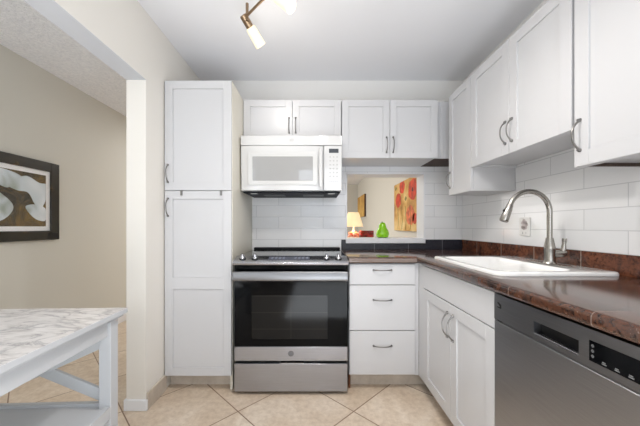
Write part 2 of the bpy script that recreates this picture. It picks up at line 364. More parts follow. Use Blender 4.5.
# ------------------------------------------------------------------ cabinet parts
def shaker(parent, x0, x1, z0, z1, st=0.055, name='door', y0=0.0, th=0.019, midrail=None, flat=False):
    """door in the cabinet's local frame, front face at y0"""
    m = MB()
    if flat: m.box(x0, x1, y0, y0+th, z0, z1)
    else:
        rails = [(z0, z0+st), (z1-st, z1)] + ([midrail] if midrail else [])
        rails.sort(); prev = None
        # front frame lofted: outer ring -> inner recessed panel, per panel
        m.box(x0, x0+st, y0, y0+th, z0, z1); m.box(x1-st, x1, y0, y0+th, z0, z1)
        for a, b_ in rails: m.box(x0+st, x1-st, y0, y0+th, a, b_)
        for k in range(len(rails)-1):
            m.box(x0+st, x1-st, y0+0.0072, y0+th-0.002, rails[k][1], rails[k+1][0])
    return m.build(name, M['cab'], parent, bevel=0.0010)
def pull(parent, x, z, vertical=True, L_=0.118, y0=0.0, m='nickel_dark', rise=0.030):
    pts = []; rad = []; n = 18
    for k in range(n+1):
        s = -1+2*k/n; a = s*L_/2; d = rise*(1-abs(s)**2.6)
        pts.append((x+(0 if vertical else a), y0-0.001-d, z+(a if vertical else 0)))
        rad.append(0.0034+0.0022*abs(s)**6)
    mb = MB().tube(pts, rad, 8)
    for e in (-1, 1):
        c = (x+(0 if vertical else e*L_/2), y0+0.0005, z+(e*L_/2 if vertical else 0))
        mb.lathe([(0.0075, 0), (0.0075, 0.003), (0.0055, 0.008), (0.004, 0.012)], c, (0, -1, 0), 12)
    return mb.build('handle', M[m], parent, smooth=True)
def carcass(parent, w, d, z0, z1, y0=0.02, side=0.016, bottom_mat='cab', recess=0.0, name='body'):
    m = MB()
    m.box(0, side, y0, d, z0, z1); m.box(w-side, w, y0, d, z0, z1)
    m.box(side, w-side, y0, d, z0+recess, z0+recess+0.016); m.box(side, w-side, y0, d, z1-0.016, z1)
    m.box(side, w-side, d-0.008, d, z0+recess+0.016, z1-0.016)
    if recess: m.box(side, w-side, y0, y0+0.016, z0, z0+recess)
    return m.build(name, M[bottom_mat], parent, bevel=0.0008)

# --- pantry
FY = 1.952
p = empty('pantry_cabinet', (-1.036, FY, 0), 0, 'tall white two-door pantry cabinet between the cream wall and the range', 'cabinet')
PW = 0.461; PD = BY-FY-0.002
m = MB().box(0, 0.016, 0.02, PD, 0.1, 2.12); m.box(0.016, PW-0.016, 0.02, PD, 0.1, 0.116); m.box(0.016, PW-0.016, 0.02, PD, 2.104, 2.12); m.box(0.016, PW-0.016, PD-0.01, PD, 0.116, 2.104)
m.box(0.016, PW-0.016, 0.02, PD-0.01, 1.36, 1.376)
m.build('body', M['cab'], p)
tag(B(PW-0.016, PW, 0.0205, PD, 0.0, 2.12).build('side_panel', M['cream_side'], p), 'cream side panel')
d = shaker(p, 0.003, PW-0.003, 1.3705, 2.12); pull(d, 0.026, 1.485)
d = shaker(p, 0.003, PW-0.003, 0.104, 1.366, midrail=(0.695, 0.775)); pull(d, 0.026, 1.255)
B(0.0, PW-0.016, 0.085, 0.10, 0, 0.10).build('toe_kick', M['tilebase'], p)
for i, x in enumerate((0.118, 0.388)):
    h = MB().box(x-0.008, x+0.008, -0.003, 0.0, 1.335, 1.3675); h.box(x-0.008, x+0.008, -0.003, 0.021, 1.3665, 1.3695); h.box(x-0.004, x+0.004, -0.008, -0.003, 1.335, 1.345)
    h = h.build('door_hook', M['nickel_dark']); h.parent = None; h.location = (-1.036, FY, 0)
    tag(h, ('small dark hook clipped over the lower pantry door, left one' if i == 0 else 'small dark hook clipped over the lower pantry door, right one near the range side'), 'hook', 'hooks on the pantry door')

# --- wall cabinets on the back wall
UY = 2.252; UD = BY-UY-0.0095
def back_upper(x0, x1, z0, label):
    p = empty('wall_cabinet', (x0, UY, 0), 0, label, 'cabinet')
    w = x1-x0; carcass(p, w, UD, z0, 2.12)
    mid = w/2
    for a, b_, hx in ((0.002, mid-0.0015, mid-0.026), (mid+0.0015, w-0.002, mid+0.026)):
        d = shaker(p, a, b_, z0+0.001, 2.12, st=0.052); pull(d, hx, z0+0.105)
    return p
back_upper(-0.573, 0.199, 1.815, 'short white two-door cabinet on the wall above the microwave')
p = back_upper(0.203, 0.961, 1.662, 'white two-door wall cabinet above the pass-through opening')
p = empty('corner_filler', (0.9615, UY+0.022, 0), 0, 'narrow white blank panel box between the back cabinets and the right corner cabinet', 'cabinet panel')
m = MB().box(0.005, 0.104, 0.012, 0.026, 1.662, 2.12); m.box(0.035, 0.055, 0.006, 0.012, 1.662, 2.12); m.box(0.0, 0.104, 0.026, UD-0.022, 1.672, 1.688); m.build('panel', M['cab'], p, bevel=0.001)
B(-0.022, 0.34, -0.001, UD-0.022, 1.6605, 1.6618).build('underside', M['raw_wood'], p)

# --- wall cabinets on the right wall: local x runs towards the camera, y into the wall
UX = 1.02; RUD = RX-UX-0.0095
def right_cab(ytop, w, z0, label, ndoor, hx, zh, raw=False, end=True):
    p = empty('wall_cabinet', (UX, ytop, 0), R(-90), label, 'cabinet')
    m = MB(); rec = 0.016
    m.box(0, 0.016, 0.02, RUD, z0, 2.12); m.box(w-0.016, w, 0.02, RUD, z0, 2.12); m.box(0.016, w-0.016, 0.02, RUD, 2.104, 2.12)
    m.box(0.016, w-0.016, RUD-0.008, RUD, z0+rec+0.01, 2.104); m.box(0.016, w-0.016, 0.02, 0.036, z0, z0+rec)
    m.box(0.016, w-0.016, 0.02, RUD, z0+rec, z0+rec+0.01)
    m.build('body', M['cab'], p, bevel=0.0008)
    if raw:
        B(0.0162, 0.018, 0.037, RUD, z0+0.0005, z0+rec-0.001).build('raw_edge', M['raw_wood'], p)
        B(0.0162, w-0.0162, RUD-0.03, RUD, z0+0.0005, z0+rec-0.001).build('rear_rail', M['raw_wood'], p)
    dw = w/ndoor
    for k in range(ndoor):
        d = shaker(p, k*dw+0.0015, (k+1)*dw-0.0015, z0, 2.12, st=0.058)
        pull(d, hx[k], zh, L_=0.116)
    return p
right_cab(1.885, 0.744, 1.511, 'white two-door wall cabinet on the right wall, above the sink', 2, (0.372-0.026, 0.372+0.026), 1.628)
right_cab(1.131, 0.457, 1.358, 'large white wall cabinet at the right edge, nearest to the camera, above the dishwasher', 1, (0.026,), 1.478, raw=True)
# corner cabinet
p = empty('wall_cabinet', (UX, 2.2, 0), R(-90), 'narrow white corner wall cabinet with one door, left of the cabinet above the sink', 'cabinet')
m = MB().box(0.002, 0.314, 0.02, RUD, 1.36, 1.376); m.box(0.002, 0.314, 0.02, RUD, 2.104, 2.12); m.box(0.298, 0.314, 0.02, RUD, 1.376, 2.104); m.box(0.002, 0.018, 0.02, RUD, 1.376, 2.104)
m.box(0.018, 0.298, RUD-0.01, RUD, 1.376, 2.104)
m.build('body', M['cab'], p, bevel=0.0008)
d = shaker(p, 0.004, 0.312, 1.36, 2.12, st=0.055); pull(d, 0.026, 1.475)

# --- base drawers
p = empty('drawer_cabinet', (0.2265, FY, 0), 0, 'white base cabinet with three drawers, right of the range', 'cabinet')
w = 0.4545; dd = BY-FY-0.002
carcass(p, w, dd, 0.103, 0.873)
B(0.014, w+0.1, 0.085, 0.10, 0.0, 0.10).build('toe_kick', M['tilebase'], p)
tag(B(0.0, 0.013, 0.035, 0.12, 0.0, 0.102).build('toe_post', M['wood'], p), 'brown wooden toe end')
for a, b_, zh in ((0.727, 0.866, 0.902), (0.416, 0.722, 0.0), (0.112, 0.411, 0.0)):
    d = B(0.003, w-0.004, 0, 0.019, a, b_).build('drawer_front', M['cab'], p, bevel=0.0015)
    zz = {0.727: 0.897, 0.416: 0.743, 0.112: 0.5}[a]
    pull(d, w/2, {0.727: 0.826, 0.416: 0.622, 0.112: 0.309}[a], vertical=False, L_=0.122, rise=0.024)
B(w, w+0.024, 0.012, 0.03, 0.103, 0.873).build('filler_panel', M['cab'], p, bevel=0.0008)

# --- sink base, local x towards camera
SX = 0.705
p = empty('sink_base_cabinet', (SX, 1.89, 0), R(-90), 'white two-door base cabinet with a false front, under the sink', 'cabinet')
w = 0.762; dd = RX-SX-0.003
m = MB().box(-0.03, 0.016, 0.02, dd, 0.103, 0.70); m.box(w-0.016, w, 0.02, dd, 0.103, 0.873); m.box(0.016, w-0.016, 0.02, dd, 0.103, 0.119); m.box(0.016, w-0.016, dd-0.01, dd, 0.119, 0.7)
m.box(-0.073, 0.02, 0.001, 0.02, 0.103, 0.873)
m.build('body', M['cab'], p, bevel=0.0008)
B(0.022, w-0.002, 0, 0.019, 0.722, 0.866).build('false_front', M['cab'], p, bevel=0.0015)
mid = 0.022+(w-0.024)/2
d = shaker(p, 0.022, mid-0.0015, 0.106, 0.717, st=0.06); pull(d, mid-0.03, 0.60, L_=0.13)
d = shaker(p, mid+0.0015, w-0.002, 0.106, 0.717, st=0.06); pull(d, mid+0.03, 0.60, L_=0.13)
B(-0.05, w, 0.075, 0.09, 0.0, 0.10).build('toe_kick', M['tilebase'], p)

# ------------------------------------------------------------------ countertop (one L-shaped slab with a sink cut-out)
bm = bmesh.new(); xs = [0.222, 0.68, 0.80, 1.17, RX-0.0005]; ys = [0.35, 1.25, 1.83, 1.927, BY-0.0005]
vd = {}
def vv(x, y):
    if (x, y) not in vd: vd[(x, y)] = bm.verts.new((x, y, 0.915))
    return vd[(x, y)]
for i in range(4):
    for j in range(4):
        if i == 0 and j < 3: continue
        if i == 2 and j == 1: continue
        bm.faces.new([vv(xs[i], ys[j]), vv(xs[i+1], ys[j]), vv(xs[i+1], ys[j+1]), vv(xs[i], ys[j+1])])
r = bmesh.ops.extrude_face_region(bm, geom=bm.faces[:])
for v_ in r['geom']:
    if isinstance(v_, bmesh.types.BMVert): v_.co.z = 0.874
bmesh.ops.recalc_face_normals(bm, faces=bm.faces)
def front(e):
    a, b_ = e.verts[0].co, e.verts[1].co
    if abs(a.z-b_.z) > 1e-5: return False
    if abs(a.x-0.68) < 1e-4 and abs(b_.x-0.68) < 1e-4 and max(a.y, b_.y) <= 1.9275: return True
    return abs(a.y-1.927) < 1e-4 and abs(b_.y-1.927) < 1e-4 and max(a.x, b_.x) <= 0.6805
bmesh.ops.bevel(bm, geom=[e for e in bm.edges if front(e)], offset=0.014, segments=4, profile=0.5, affect='EDGES')
me = bpy.data.meshes.new('countertop'); bm.to_mesh(me); bm.free(); me.materials.append(M['granite'])
for q in me.polygons: q.use_smooth = True
me.set_sharp_from_angle(angle=R(35))
o = bpy.data.objects.new('countertop', me); COL.objects.link(o)
tag(o, 'polished brown granite L-shaped countertop around the white sink', 'countertop')

# ------------------------------------------------------------------ sink
x0, x1, y0, y1 = 0.765, 1.30, 1.20, 1.885
p = empty('kitchen_sink', ((x0+x1)/2, (y0+y1)/2, 0.915), 0, 'white enamel drop-in kitchen sink set in the brown countertop', 'sink')
def L2(ring): return [(a-(x0+x1)/2, b_-(y0+y1)/2, c_-0.915) for a, b_, c_ in ring]
rings = [rrect(x0, x1, y0, y1, 0.045, 0.9155), rrect(x0, x1, y0, y1, 0.045, 0.924), rrect(x0+0.004, x1-0.004, y0+0.004, y1-0.004, 0.042, 0.930),
         rrect(x0+0.012, x1-0.012, y0+0.012, y1-0.012, 0.036, 0.932), rrect(x0+0.040, x1-0.15, y0+0.055, y1-0.055, 0.06, 0.930),
         rrect(x0+0.047, x1-0.157, y0+0.062, y1-0.062, 0.055, 0.922), rrect(x0+0.055, x1-0.165, y0+0.07, y1-0.07, 0.05, 0.78), rrect(x0+0.09, x1-0.2, y0+0.1, y1-0.1, 0.05, 0.755)]
MB().loft([L2(r_) for r_ in rings], cap0=False).build('basin', M['porcelain'], p, smooth=True)
MB().lathe([(0.04, 0), (0.042, 0.003), (0.03, 0.004), (0.012, 0.001)], (-0.03, 0, 0.755-0.915), (0, 0, 1), 20).build('drain', M['nickel'], p, smooth=True)

# faucet
fx, fy, fz = 1.195, 1.463, 0.932
p = empty('faucet', (fx, fy, fz), 0, 'brushed nickel gooseneck faucet with a pull-down head, at the back of the sink', 'faucet')
def arc_pts(r_, cz, n=16, a0=0, a1=200):
    return [(-r_+r_*cos(R(a0+(a1-a0)*k/n)), 0, cz+r_*sin(R(a0+(a1-a0)*k/n))) for k in range(n+1)]
MB().lathe([(0.029, 0), (0.031, 0.004), (0.026, 0.012), (0.0245, 0.02), (0.0245, 0.075), (0.0255, 0.082), (0.022, 0.098), (0.016, 0.135)], (0, 0, 0), (0, 0, 1), 24).build('base', M['nickel'], p, smooth=True)
deck = rrect(-0.03, 0.03, -0.115, 0.115, 0.028, 0)
MB().loft([[(a, b_, 0.0) for a, b_, _ in deck], [(a, b_, 0.005) for a, b_, _ in deck]]).build('deck_plate', M['nickel'], p, bevel=0.001)
ra = 0.104; neck = [(0, 0, 0.10), (0, 0, 0.18), (0, 0, 0.26)] + arc_pts(ra, 0.268, 20, 0, 162)
neck_o = MB().tube(neck, 0.0125, 14).build('spout', M['nickel'], p, smooth=True)
e = Vector(neck[-1]); t_ = (e-Vector(neck[-2])).normalized()
hd = MB().lathe([(0.0135, -0.004), (0.0155, 0.0), (0.0155, 0.012), (0.0175, 0.02), (0.0195, 0.052), (0.021, 0.083), (0.019, 0.087), (0.0, 0.087)], e, t_, 18).build('spray_head', M['nickel'], p, smooth=True)
side = Vector((-1, 0, 0)); side = (side-t_*side.dot(t_)).normalized()
MB().lathe([(0.007, 0), (0.007, 0.004)], e+t_*0.035+side*0.017, side, 10).build('button', M['dark'], hd)
hl = MB().lathe([(0.018, 0.0), (0.0185, 0.03), (0.0175, 0.052), (0.012, 0.060), (0.0, 0.061)], (0.014, -0.004, 0.054), (1, -0.12, 0.05), 18)
hl.tube([(0.055, -0.010, 0.058), (0.061, -0.012, 0.075), (0.063, -0.013, 0.105), (0.064, -0.014, 0.118), (0.064, -0.014, 0.132)], [0.0150, 0.0120, 0.0085, 0.0105, 0.0105], 12)
hl.build('lever', M['nickel'], p, smooth=True)

# outlet with printed motif
p = empty('outlet', (RX-T, 1.80, 1.122), R(-90), 'pale wall outlet plate on the white tiles behind the faucet', 'outlet')
B(-0.046, 0.046, -0.006, 0, -0.058, 0.058).build('cover_plate', M['outlet'], p, bevel=0.002)
m = MB()
for k in range(7):
    a = 2*pi*k/7; m.lathe([(0.013, 0), (0.012, 0.0006)], (0.019*cos(a)*0.95, -0.0061, 0.014+0.023*sin(a)-(0.006 if k%3 == 1 else 0)), (0, -1, 0), 10)
m.lathe([(0.012, 0), (0.011, 0.0007)], (0, -0.0061, 0.014), (0, -1, 0), 12)
tag(m.build('floral_motif', M['outlet_print'], p), 'grey-pink floral motif')
m = MB(); 

for xx in (-0.014, 0.014): B(xx-0.002, xx+0.002, -0.0072, -0.006, -0.044, -0.032).build('socket_slot', M['btn'], p)

# ------------------------------------------------------------------ range
p = empty('electric_range', (-0.167, 1.907, 0), 0, 'slide-in stainless steel range with a black glass oven door, under the microwave', 'range')
hw = 0.38
B(-hw+0.004, hw-0.004, 0.028, 0.66, 0.03, 0.885).build('body', M['dark'], p)
ck = MB().box(-hw+0.002, hw-0.002, 0.075, 0.655, 0.903, 0.921); ck.build('cooktop', M['cooktop'], p, bevel=0.003)
B(-hw+0.002, hw-0.002, 0.60, 0.662, 0.9215, 0.938).build('rear_trim', M['dark'], p, bevel=0.002)
cp = MB().prism([(-hw-0.002, -0.030, 0.870), (-hw-0.002, -0.034, 0.884), (-hw-0.002, -0.026, 0.892), (-hw-0.002, 0.074, 0.922), (-hw-0.002, 0.10, 0.902), (-hw-0.002, 0.03, 0.870)], (2*hw+0.004, 0, 0)).build('control_panel', M['steel_bright'], p, bevel=0.002)
sl = Vector((0, 0.1, 0.030)).normalized(); nrm = Vector((0, -0.030, 0.1)).normalized()
def onp(x, f, h=0.0): q = Vector((x, -0.026, 0.892)) + sl*(f*0.104) + nrm*h; return q
m = MB(); m.loft([[onp(-0.155, 0.25, 0.0004), onp(0.125, 0.25, 0.0004), onp(0.125, 0.80, 0.0004), onp(-0.155, 0.80, 0.0004)], [onp(-0.155, 0.25, 0.0014), onp(0.125, 0.25, 0.0014), onp(0.125, 0.80, 0.0014), onp(-0.155, 0.80, 0.0014)]])
dp = m.build('display', mat('slate_touch_display', (74, 77, 88), 0.3), p)
m = MB()
for k in range(10):
    if 4 <= k <= 5: continue
    x = -0.135+k*0.026
    for f in (0.4, 0.62):
        m.loft([[onp(x, f, 0.0016), onp(x+0.014, f, 0.0016), onp(x+0.014, f+0.08, 0.0016), onp(x, f+0.08, 0.0016)], [onp(x, f, 0.002), onp(x+0.014, f, 0.002), onp(x+0.014, f+0.08, 0.002), onp(x, f+0.08, 0.002)]])
m.build('touch_marks', mat('touch_print', (150, 154, 168), 0.4), dp)
for X in (-0.4934, -0.4095, 0.071, 0.151):
    q = onp(X+0.167, 0.42, 0.0)
    k = MB().lathe([(0.0215, 0.0), (0.0215, 0.006), (0.019, 0.008)], q, nrm, 20).build('knob', M['dark'], p, smooth=True)
    MB().lathe([(0.0185, 0.0075), (0.018, 0.014), (0.011, 0.020), (0.009, 0.036), (0.0, 0.037)], q, nrm, 20).build('knob_cap', M['steel_bright'], k, smooth=True)
B(-hw+0.004, hw-0.004, 0.0, 0.026, 0.836, 0.869).build('vent_strip', M['glass_black'], p)
d = B(-hw+0.003, hw-0.003, 0.0, 0.027, 0.322, 0.834).build('oven_door', M['glass_black'], p, bevel=0.002)
B(-0.262, 0.245, -0.0012, 0.0, 0.375, 0.665).build('door_window', M['window_glass_dark'], d, bevel=0.0004)
B(-hw+0.003, hw-0.003, -0.002, 0.027, 0.228, 0.3215).build('door_trim', M['steel'], d, bevel=0.002)
m = MB().lathe([(0.0195, 0), (0.019, 0.0012), (0.0165, 0.0013), (0.0165, 0.0006), (0, 0.0006)], (0.0, -0.002, 0.277), (0, -1, 0), 28)
m.tube([(-0.009, -0.0032, 0.284), (-0.013, -0.0032, 0.277), (-0.009, -0.0032, 0.27), (-0.002, -0.0032, 0.274), (-0.006, -0.0032, 0.279), (0.001, -0.0032, 0.281)], 0.0012, 6)
m.tube([(0.011, -0.0032, 0.283), (0.004, -0.0032, 0.284), (0.005, -0.0032, 0.278), (0.009, -0.0032, 0.2775), (0.003, -0.0032, 0.274), (0.006, -0.0032, 0.27), (0.012, -0.0032, 0.272)], 0.0012, 6)
tag(m.build('emblem', M['logo_grey'], d), 'round grey monogram emblem')
h = MB(); ring = [(0, -0.058, 0.770), (0, -0.062, 0.778), (0, -0.062, 0.822), (0, -0.056, 0.832), (0, -0.044, 0.832), (0, -0.040, 0.824), (0, -0.040, 0.776), (0, -0.046, 0.768)]
h.prism([(-hw+0.006, b_, c_) for a, b_, c_ in ring], (2*hw-0.012, 0, 0))
for s in (-1, 1): h.box(s*(hw-0.025)-0.012, s*(hw-0.025)+0.012, -0.043, 0.001, 0.785, 0.815)
h.build('door_handle', M['steel_handle'], d, bevel=0.003)
dr = B(-hw+0.003, hw-0.003, -0.002, 0.03, 0.024, 0.209).build('storage_drawer', M['steel'], p, bevel=0.002)
B(-0.07, 0.085, -0.001, 0.02, 0.2095, 0.214).build('drawer_grip', M['steel_bright'], dr)
for x in (-0.35, 0.35):
    for y in (0.06, 0.6): MB().lathe([(0.02, 0), (0.02, 0.012), (0.01, 0.014), (0.01, 0.032)], (x, y, 0), (0, 0, 1), 14).build('foot', M['dark'], p)

# ------------------------------------------------------------------ microwave
p = empty('microwave', (-0.566, 2.158, 1.39), 0, 'white over-the-range microwave with a grey window, mounted above the range', 'microwave')
mw = 0.762; mh = 0.416
B(0.004, mw-0.004, 0.045, BY-2.158-0.01, 0.0, mh).build('body', M['appliance'], p, bevel=0.003)
vt = B(0, mw, -0.014, 0.044, mh-0.074, mh).build('vent_panel', M['appliance'], p, bevel=0.004)
m = MB(); m.tube([(0.385+0.017*cos(2*pi*k/16), -0.0148, 0.383+0.008*sin(2*pi*k/16)) for k in range(15)], 0.0011, 6); m.tube([(0.372, -0.0148, 0.379), (0.385, -0.0148, 0.387), (0.4, -0.0148, 0.378)], 0.001, 6)
tag(m.build('emblem', M['logo_pale'], vt), 'faint grey swirl emblem')
dm = MB()
# gently bowed door in front of the body
DW = 0.618; n = 12; z0, z1 = 0.004, mh-0.078
front_ = [(0.002+DW*k/n, -0.012*sin(pi*(k/n)*0.5+pi*0.25*0), 0) for k in range(n+1)]
prof = [(a, 0.006-0.014*(1-((a-0.3)/0.34)**2), 0) for a, _, _ in front_] + [(0.002+DW, 0.043, 0), (0.002, 0.043, 0)]
dm.loft([[(a, b_, z0) for a, b_, _ in prof], [(a, b_, z1) for a, b_, _ in prof]])
d = dm.build('door', M['appliance'], p, bevel=0.004)
d.rotation_euler.x = R(2.6)
def bez(xa, xb, za, zb, y, th, r_=0.012):
    ra_ = rrect(xa, xb, za, zb, r_, 0, 4); return [[(a, y, b_) for a, b_, _ in ra_], [(a, y-th, b_) for a, b_, _ in ra_]]
m = MB(); o_ = rrect(0.052, 0.578, 0.046, 0.292, 0.02, 0, 5); i_ = rrect(0.090, 0.543, 0.077, 0.258, 0.006, 0, 5)
m.loft([[(a, -0.004, b_) for a, b_, _ in o_], [(a, -0.0105, b_) for a, b_, _ in o_], [(a+0.006*(1 if a < 0.3 else -1), -0.0118, b_+0.006*(1 if b_ < 0.17 else -1)) for a, b_, _ in o_],
        [(a, -0.0095, b_) for a, b_, _ in i_], [(a, -0.007, b_) for a, b_, _ in i_]], cap0=False, cap1=False)
m.build('window_bezel', M['appl_bezel'], d, smooth=True)
B(0.086, 0.547, -0.0094, -0.0086, 0.073, 0.263).build('door_window', M['mw_window'], d)
h = MB(); h.loft([rrect(0.588, 0.614, -0.040, -0.026, 0.008, z, 4) for z in (0.03, 0.31)])
for z in (0.04, 0.275): h.box(0.594, 0.608, -0.028, 0.01, z, z+0.025)
h.build('handle', M['appliance'], d, bevel=0.002)
cpn = B(0.624, mw-0.002, -0.002, 0.044, 0.004, mh-0.078).build('control_panel', M['appliance'], p, bevel=0.003)
cpn.rotation_euler.x = R(2.6)
B(0.663, 0.735, -0.0032, -0.0021, 0.285, 0.318-0.002).build('display', M['display'], cpn)
kb = MB().lathe([(0.0062, 0), (0.0058, 0.0008)], (0, 0, 0), (0, -1, 0), 12)
first = None
for r_ in range(6):
    for q in range(3):
        if first is None: first = kb.build('button', M['btn'], cpn); o = first
        else: o = first.copy(); COL.objects.link(o); o.parent = cpn
        o.location = (0.672+q*0.026, -0.0021, 0.255-r_*0.029)
m = MB()
for k in range(5): m.box(0.664+k*0.0145, 0.664+k*0.0145+0.010, -0.0028, -0.0021, 0.066, 0.074)
m.build('key_print', M['logo_pale'], cpn)
u = B(0.012, mw-0.012, 0.02, BY-2.158-0.012, -0.010, -0.0005).build('underside', mat('dark_blue_black_base', (12, 15, 24), 0.6, spec=0.2), p, bevel=0.002)
for xx in (0.14, 0.46): B(xx, xx+0.17, 0.12, 0.28, -0.0125, -0.0102).build('grease_filter', M['logo_dark'], u)
for xx in (0.06, 0.66): B(xx, xx+0.05, 0.05, 0.1, -0.0125, -0.0102).build('lamp_lens', M['appl_bezel'], u)

# ------------------------------------------------------------------ dishwasher, local x towards camera
p = empty('dishwasher', (0.70, 1.124, 0), R(-90), 'stainless steel dishwasher under the countertop, right of the sink cabinet', 'dishwasher')
w = 0.604
B(0.004, w-0.004, 0.03, 0.60, 0.02, 0.862).build('body', M['dark'], p)
d = B(0.001, w-0.001, 0, 0.028, 0.11, 0.7605).build('door', M['steel_dw'], p, bevel=0.003)
# console with a pocket handle
X0, X1, Z0, Z1 = 0.204, 0.362, 0.781, 0.822
m = MB().box(0.001, X0, 0, 0.028, 0.764, 0.864); m.box(X1, w-0.001, 0, 0.028, 0.764, 0.864); m.box(X0, X1, 0, 0.028, 0.764, Z0); m.box(X0, X1, 0, 0.028, Z1, 0.864); m.box(X0, X1, 0.0262, 0.028, Z0, Z1)
c = m.build('console', M['steel_console'], p)
m = MB(); m.box(X0+0.0005, X1-0.0005, 0.022, 0.026, Z0, Z1); m.build('pocket_handle', M['dark'], c)
m = MB(); m.tube([(X0, 0.004, Z0+0.002), (X1, 0.004, Z0+0.002)], 0.003, 8); m.build('pocket_lip', M['steel_bright'], c, smooth=True)
sc = B(0.392, 0.556, -0.001, 0.0, 0.784, 0.836).build('display', M['glass_black'], c)
m = MB()
for k in range(4):
    x = 0.425+k*0.030; m.box(x, x+0.011, -0.0016, -0.001, 0.789, 0.7915); m.box(x+0.001, x+0.009, -0.0016, -0.001, 0.793, 0.7955)
for z in (0.796, 0.809, 0.822): m.box(0.398, 0.405, -0.0016, -0.001, z, z+0.004); m.box(0.4, 0.403, -0.0016, -0.001, z-0.002, z+0.006)
m.build('key_print', M['mark'], sc)
m = MB(); m.prism([(0.022, -0.0006, 0.830), (0.024, -0.0006, 0.836), (0.044, -0.0006, 0.828), (0.044, -0.0006, 0.814), (0.036, -0.0006, 0.813), (0.036, -0.0006, 0.822)], (0, -0.0006, 0))
m.box(0.021, 0.034, -0.0012, -0.0001, 0.814, 0.818)
tag(m.build('emblem', M['dark'], c), 'small black emblem')
B(0.022, 0.05, -0.0008, 0.001, 0.764, 0.7665).build('air_slot', M['dark'], c)
B(0.0, w, 0.07, 0.08, 0.0, 0.10).build('toe_kick', M['dark'], p)

# ------------------------------------------------------------------ marble-topped table
TA = R(2.3)
p = empty('kitchen_table', (-0.866, 1.317, 0), TA, 'white marble-topped table with crossed end braces and a lower shelf, at the left', 'table')
TW = 0.70; TL = 1.25; TZ = 0.752
tt = B(-TW, 0, -TL, 0, TZ-0.022, TZ-0.0015).build('tabletop', M['table'], p, bevel=0.002)
tag(B(-TW+0.002, -0.002, -TL+0.002, -0.002, TZ-0.0014, TZ).build('marble_surface', M['marble'], tt), 'white marble-look surface with grey veins')
B(-TW+0.012, -0.012, -TL+0.012, -0.012, TZ-0.034, TZ-0.0225).build('top_board', M['table'], p, bevel=0.002)
ov = 0.027; lg = 0.05
for x in (-ov-lg, -TW+ov):
    for y in (-ov-lg, -TL+ov): B(x, x+lg, y, y+lg, 0, TZ-0.035).build('leg', M['table'], p, bevel=0.002)
a0, a1 = 0.648, TZ-0.035
for x in (-ov-0.012-0.02, -TW+ov+0.012): B(x, x+0.02, -TL+ov+lg, -ov-lg, a0, a1).build('apron', M['table'], p, bevel=0.001)
for y in (-ov-0.032, -TL+ov+0.012): B(-TW+ov+lg, -ov-lg, y, y+0.02, a0, a1).build('apron', M['table'], p, bevel=0.001)
sz = 0.345
sb = B(-TW+ov+0.02, -ov-0.02, -TL+ov+0.02, -ov-0.02, sz-0.03, sz-0.012)
sb.build('shelf', M['table'], p, bevel=0.001)
for x in (-ov-0.022, -TW+ov): B(x, x+0.022, -TL+ov+lg, -ov-lg, sz-0.055, sz).build('shelf_rail', M['table'], p, bevel=0.0015)
for y in (-ov-0.028, -TL+ov+0.006): B(-TW+ov+lg, -ov-lg, y, y+0.022, sz-0.055, sz).build('shelf_rail', M['table'], p, bevel=0.0015)
for yc in (-ov-lg/2, -TL+ov+lg/2):
    xa, xb, za, zb = -TW+ov+lg, -ov-lg, sz+0.002, a0-0.0
    for s, dy in ((1, -0.014), (-1, 0.002)):
        A = Vector((xa, yc+dy, za if s > 0 else zb)); Bv = Vector((xb, yc+dy, zb if s > 0 else za))
        t_ = (Bv-A).normalized(); n_ = Vector((-t_.z, 0, t_.x))*0.026
        if s > 0: pts = [A+Vector((0, 0, 0)), A+Vector((0, 0, 0.055)), Bv+Vector((0, 0, -0.002)), Bv+Vector((0, 0, -0.057))]
        else: pts = [A+Vector((0, 0, -0.057)), A+Vector((0, 0, -0.002)), Bv+Vector((0, 0, 0.055)), Bv]
        MB().prism(pts, (0, 0.014, 0)).build('brace', M['table'], p, bevel=0.0015)

# ------------------------------------------------------------------ framed lily print on the living-room wall (local x along +Y, y into wall)
p = empty('framed_picture', (WX+0.001, 1.60, 1.010), R(90), 'dark framed print of pale lilies on the taupe wall at the left', 'picture')
# local: x -> +Y, y -> -X (into wall)
FW, FH = 0.913, 0.653
m = MB(); o_ = [(0, 0), (FW, 0), (FW, FH), (0, FH)]; fb = 0.078
m.box(0, fb, -0.026, 0, 0, FH); m.box(FW-fb, FW, -0.026, 0, 0, FH); m.box(fb, FW-fb, -0.026, 0, 0, fb); m.box(fb, FW-fb, -0.026, 0, FH-fb, FH)
m.build('frame', M['frame_dark'], p, bevel=0.004)
B(fb, FW-fb, -0.012, 0, fb, FH-fb).build('mat_board', M['matboard'], p)
mb_ = 0.036; ix0, ix1, iz0, iz1 = fb+mb_, FW-fb-mb_, fb+mb_, FH-fb-mb_
pr = B(ix0, ix1, -0.0132, -0.0121, iz0, iz1).build('print', M['lily_bg'], p)
def blob(cx, cz, ctrl, y=-0.0133, th=0.0006):
    pts = []; n_ = len(ctrl)
    for k in range(n_*5):
        f = k/5; i0 = int(f) % n_; u = f-int(f)
        P = [ctrl[(i0+j-1) % n_] for j in range(4)]
        q = [0.5*((2*P[1][c_])+(-P[0][c_]+P[2][c_])*u+(2*P[0][c_]-5*P[1][c_]+4*P[2][c_]-P[3][c_])*u*u+(-P[0][c_]+3*P[1][c_]-3*P[2][c_]+P[3][c_])*u**3) for c_ in (0, 1)]
        pts.append((min(max(cx+q[0], ix0+0.002), ix1-0.002), y, min(max(cz+q[1], iz0+0.002), iz1-0.002)))
    return pts
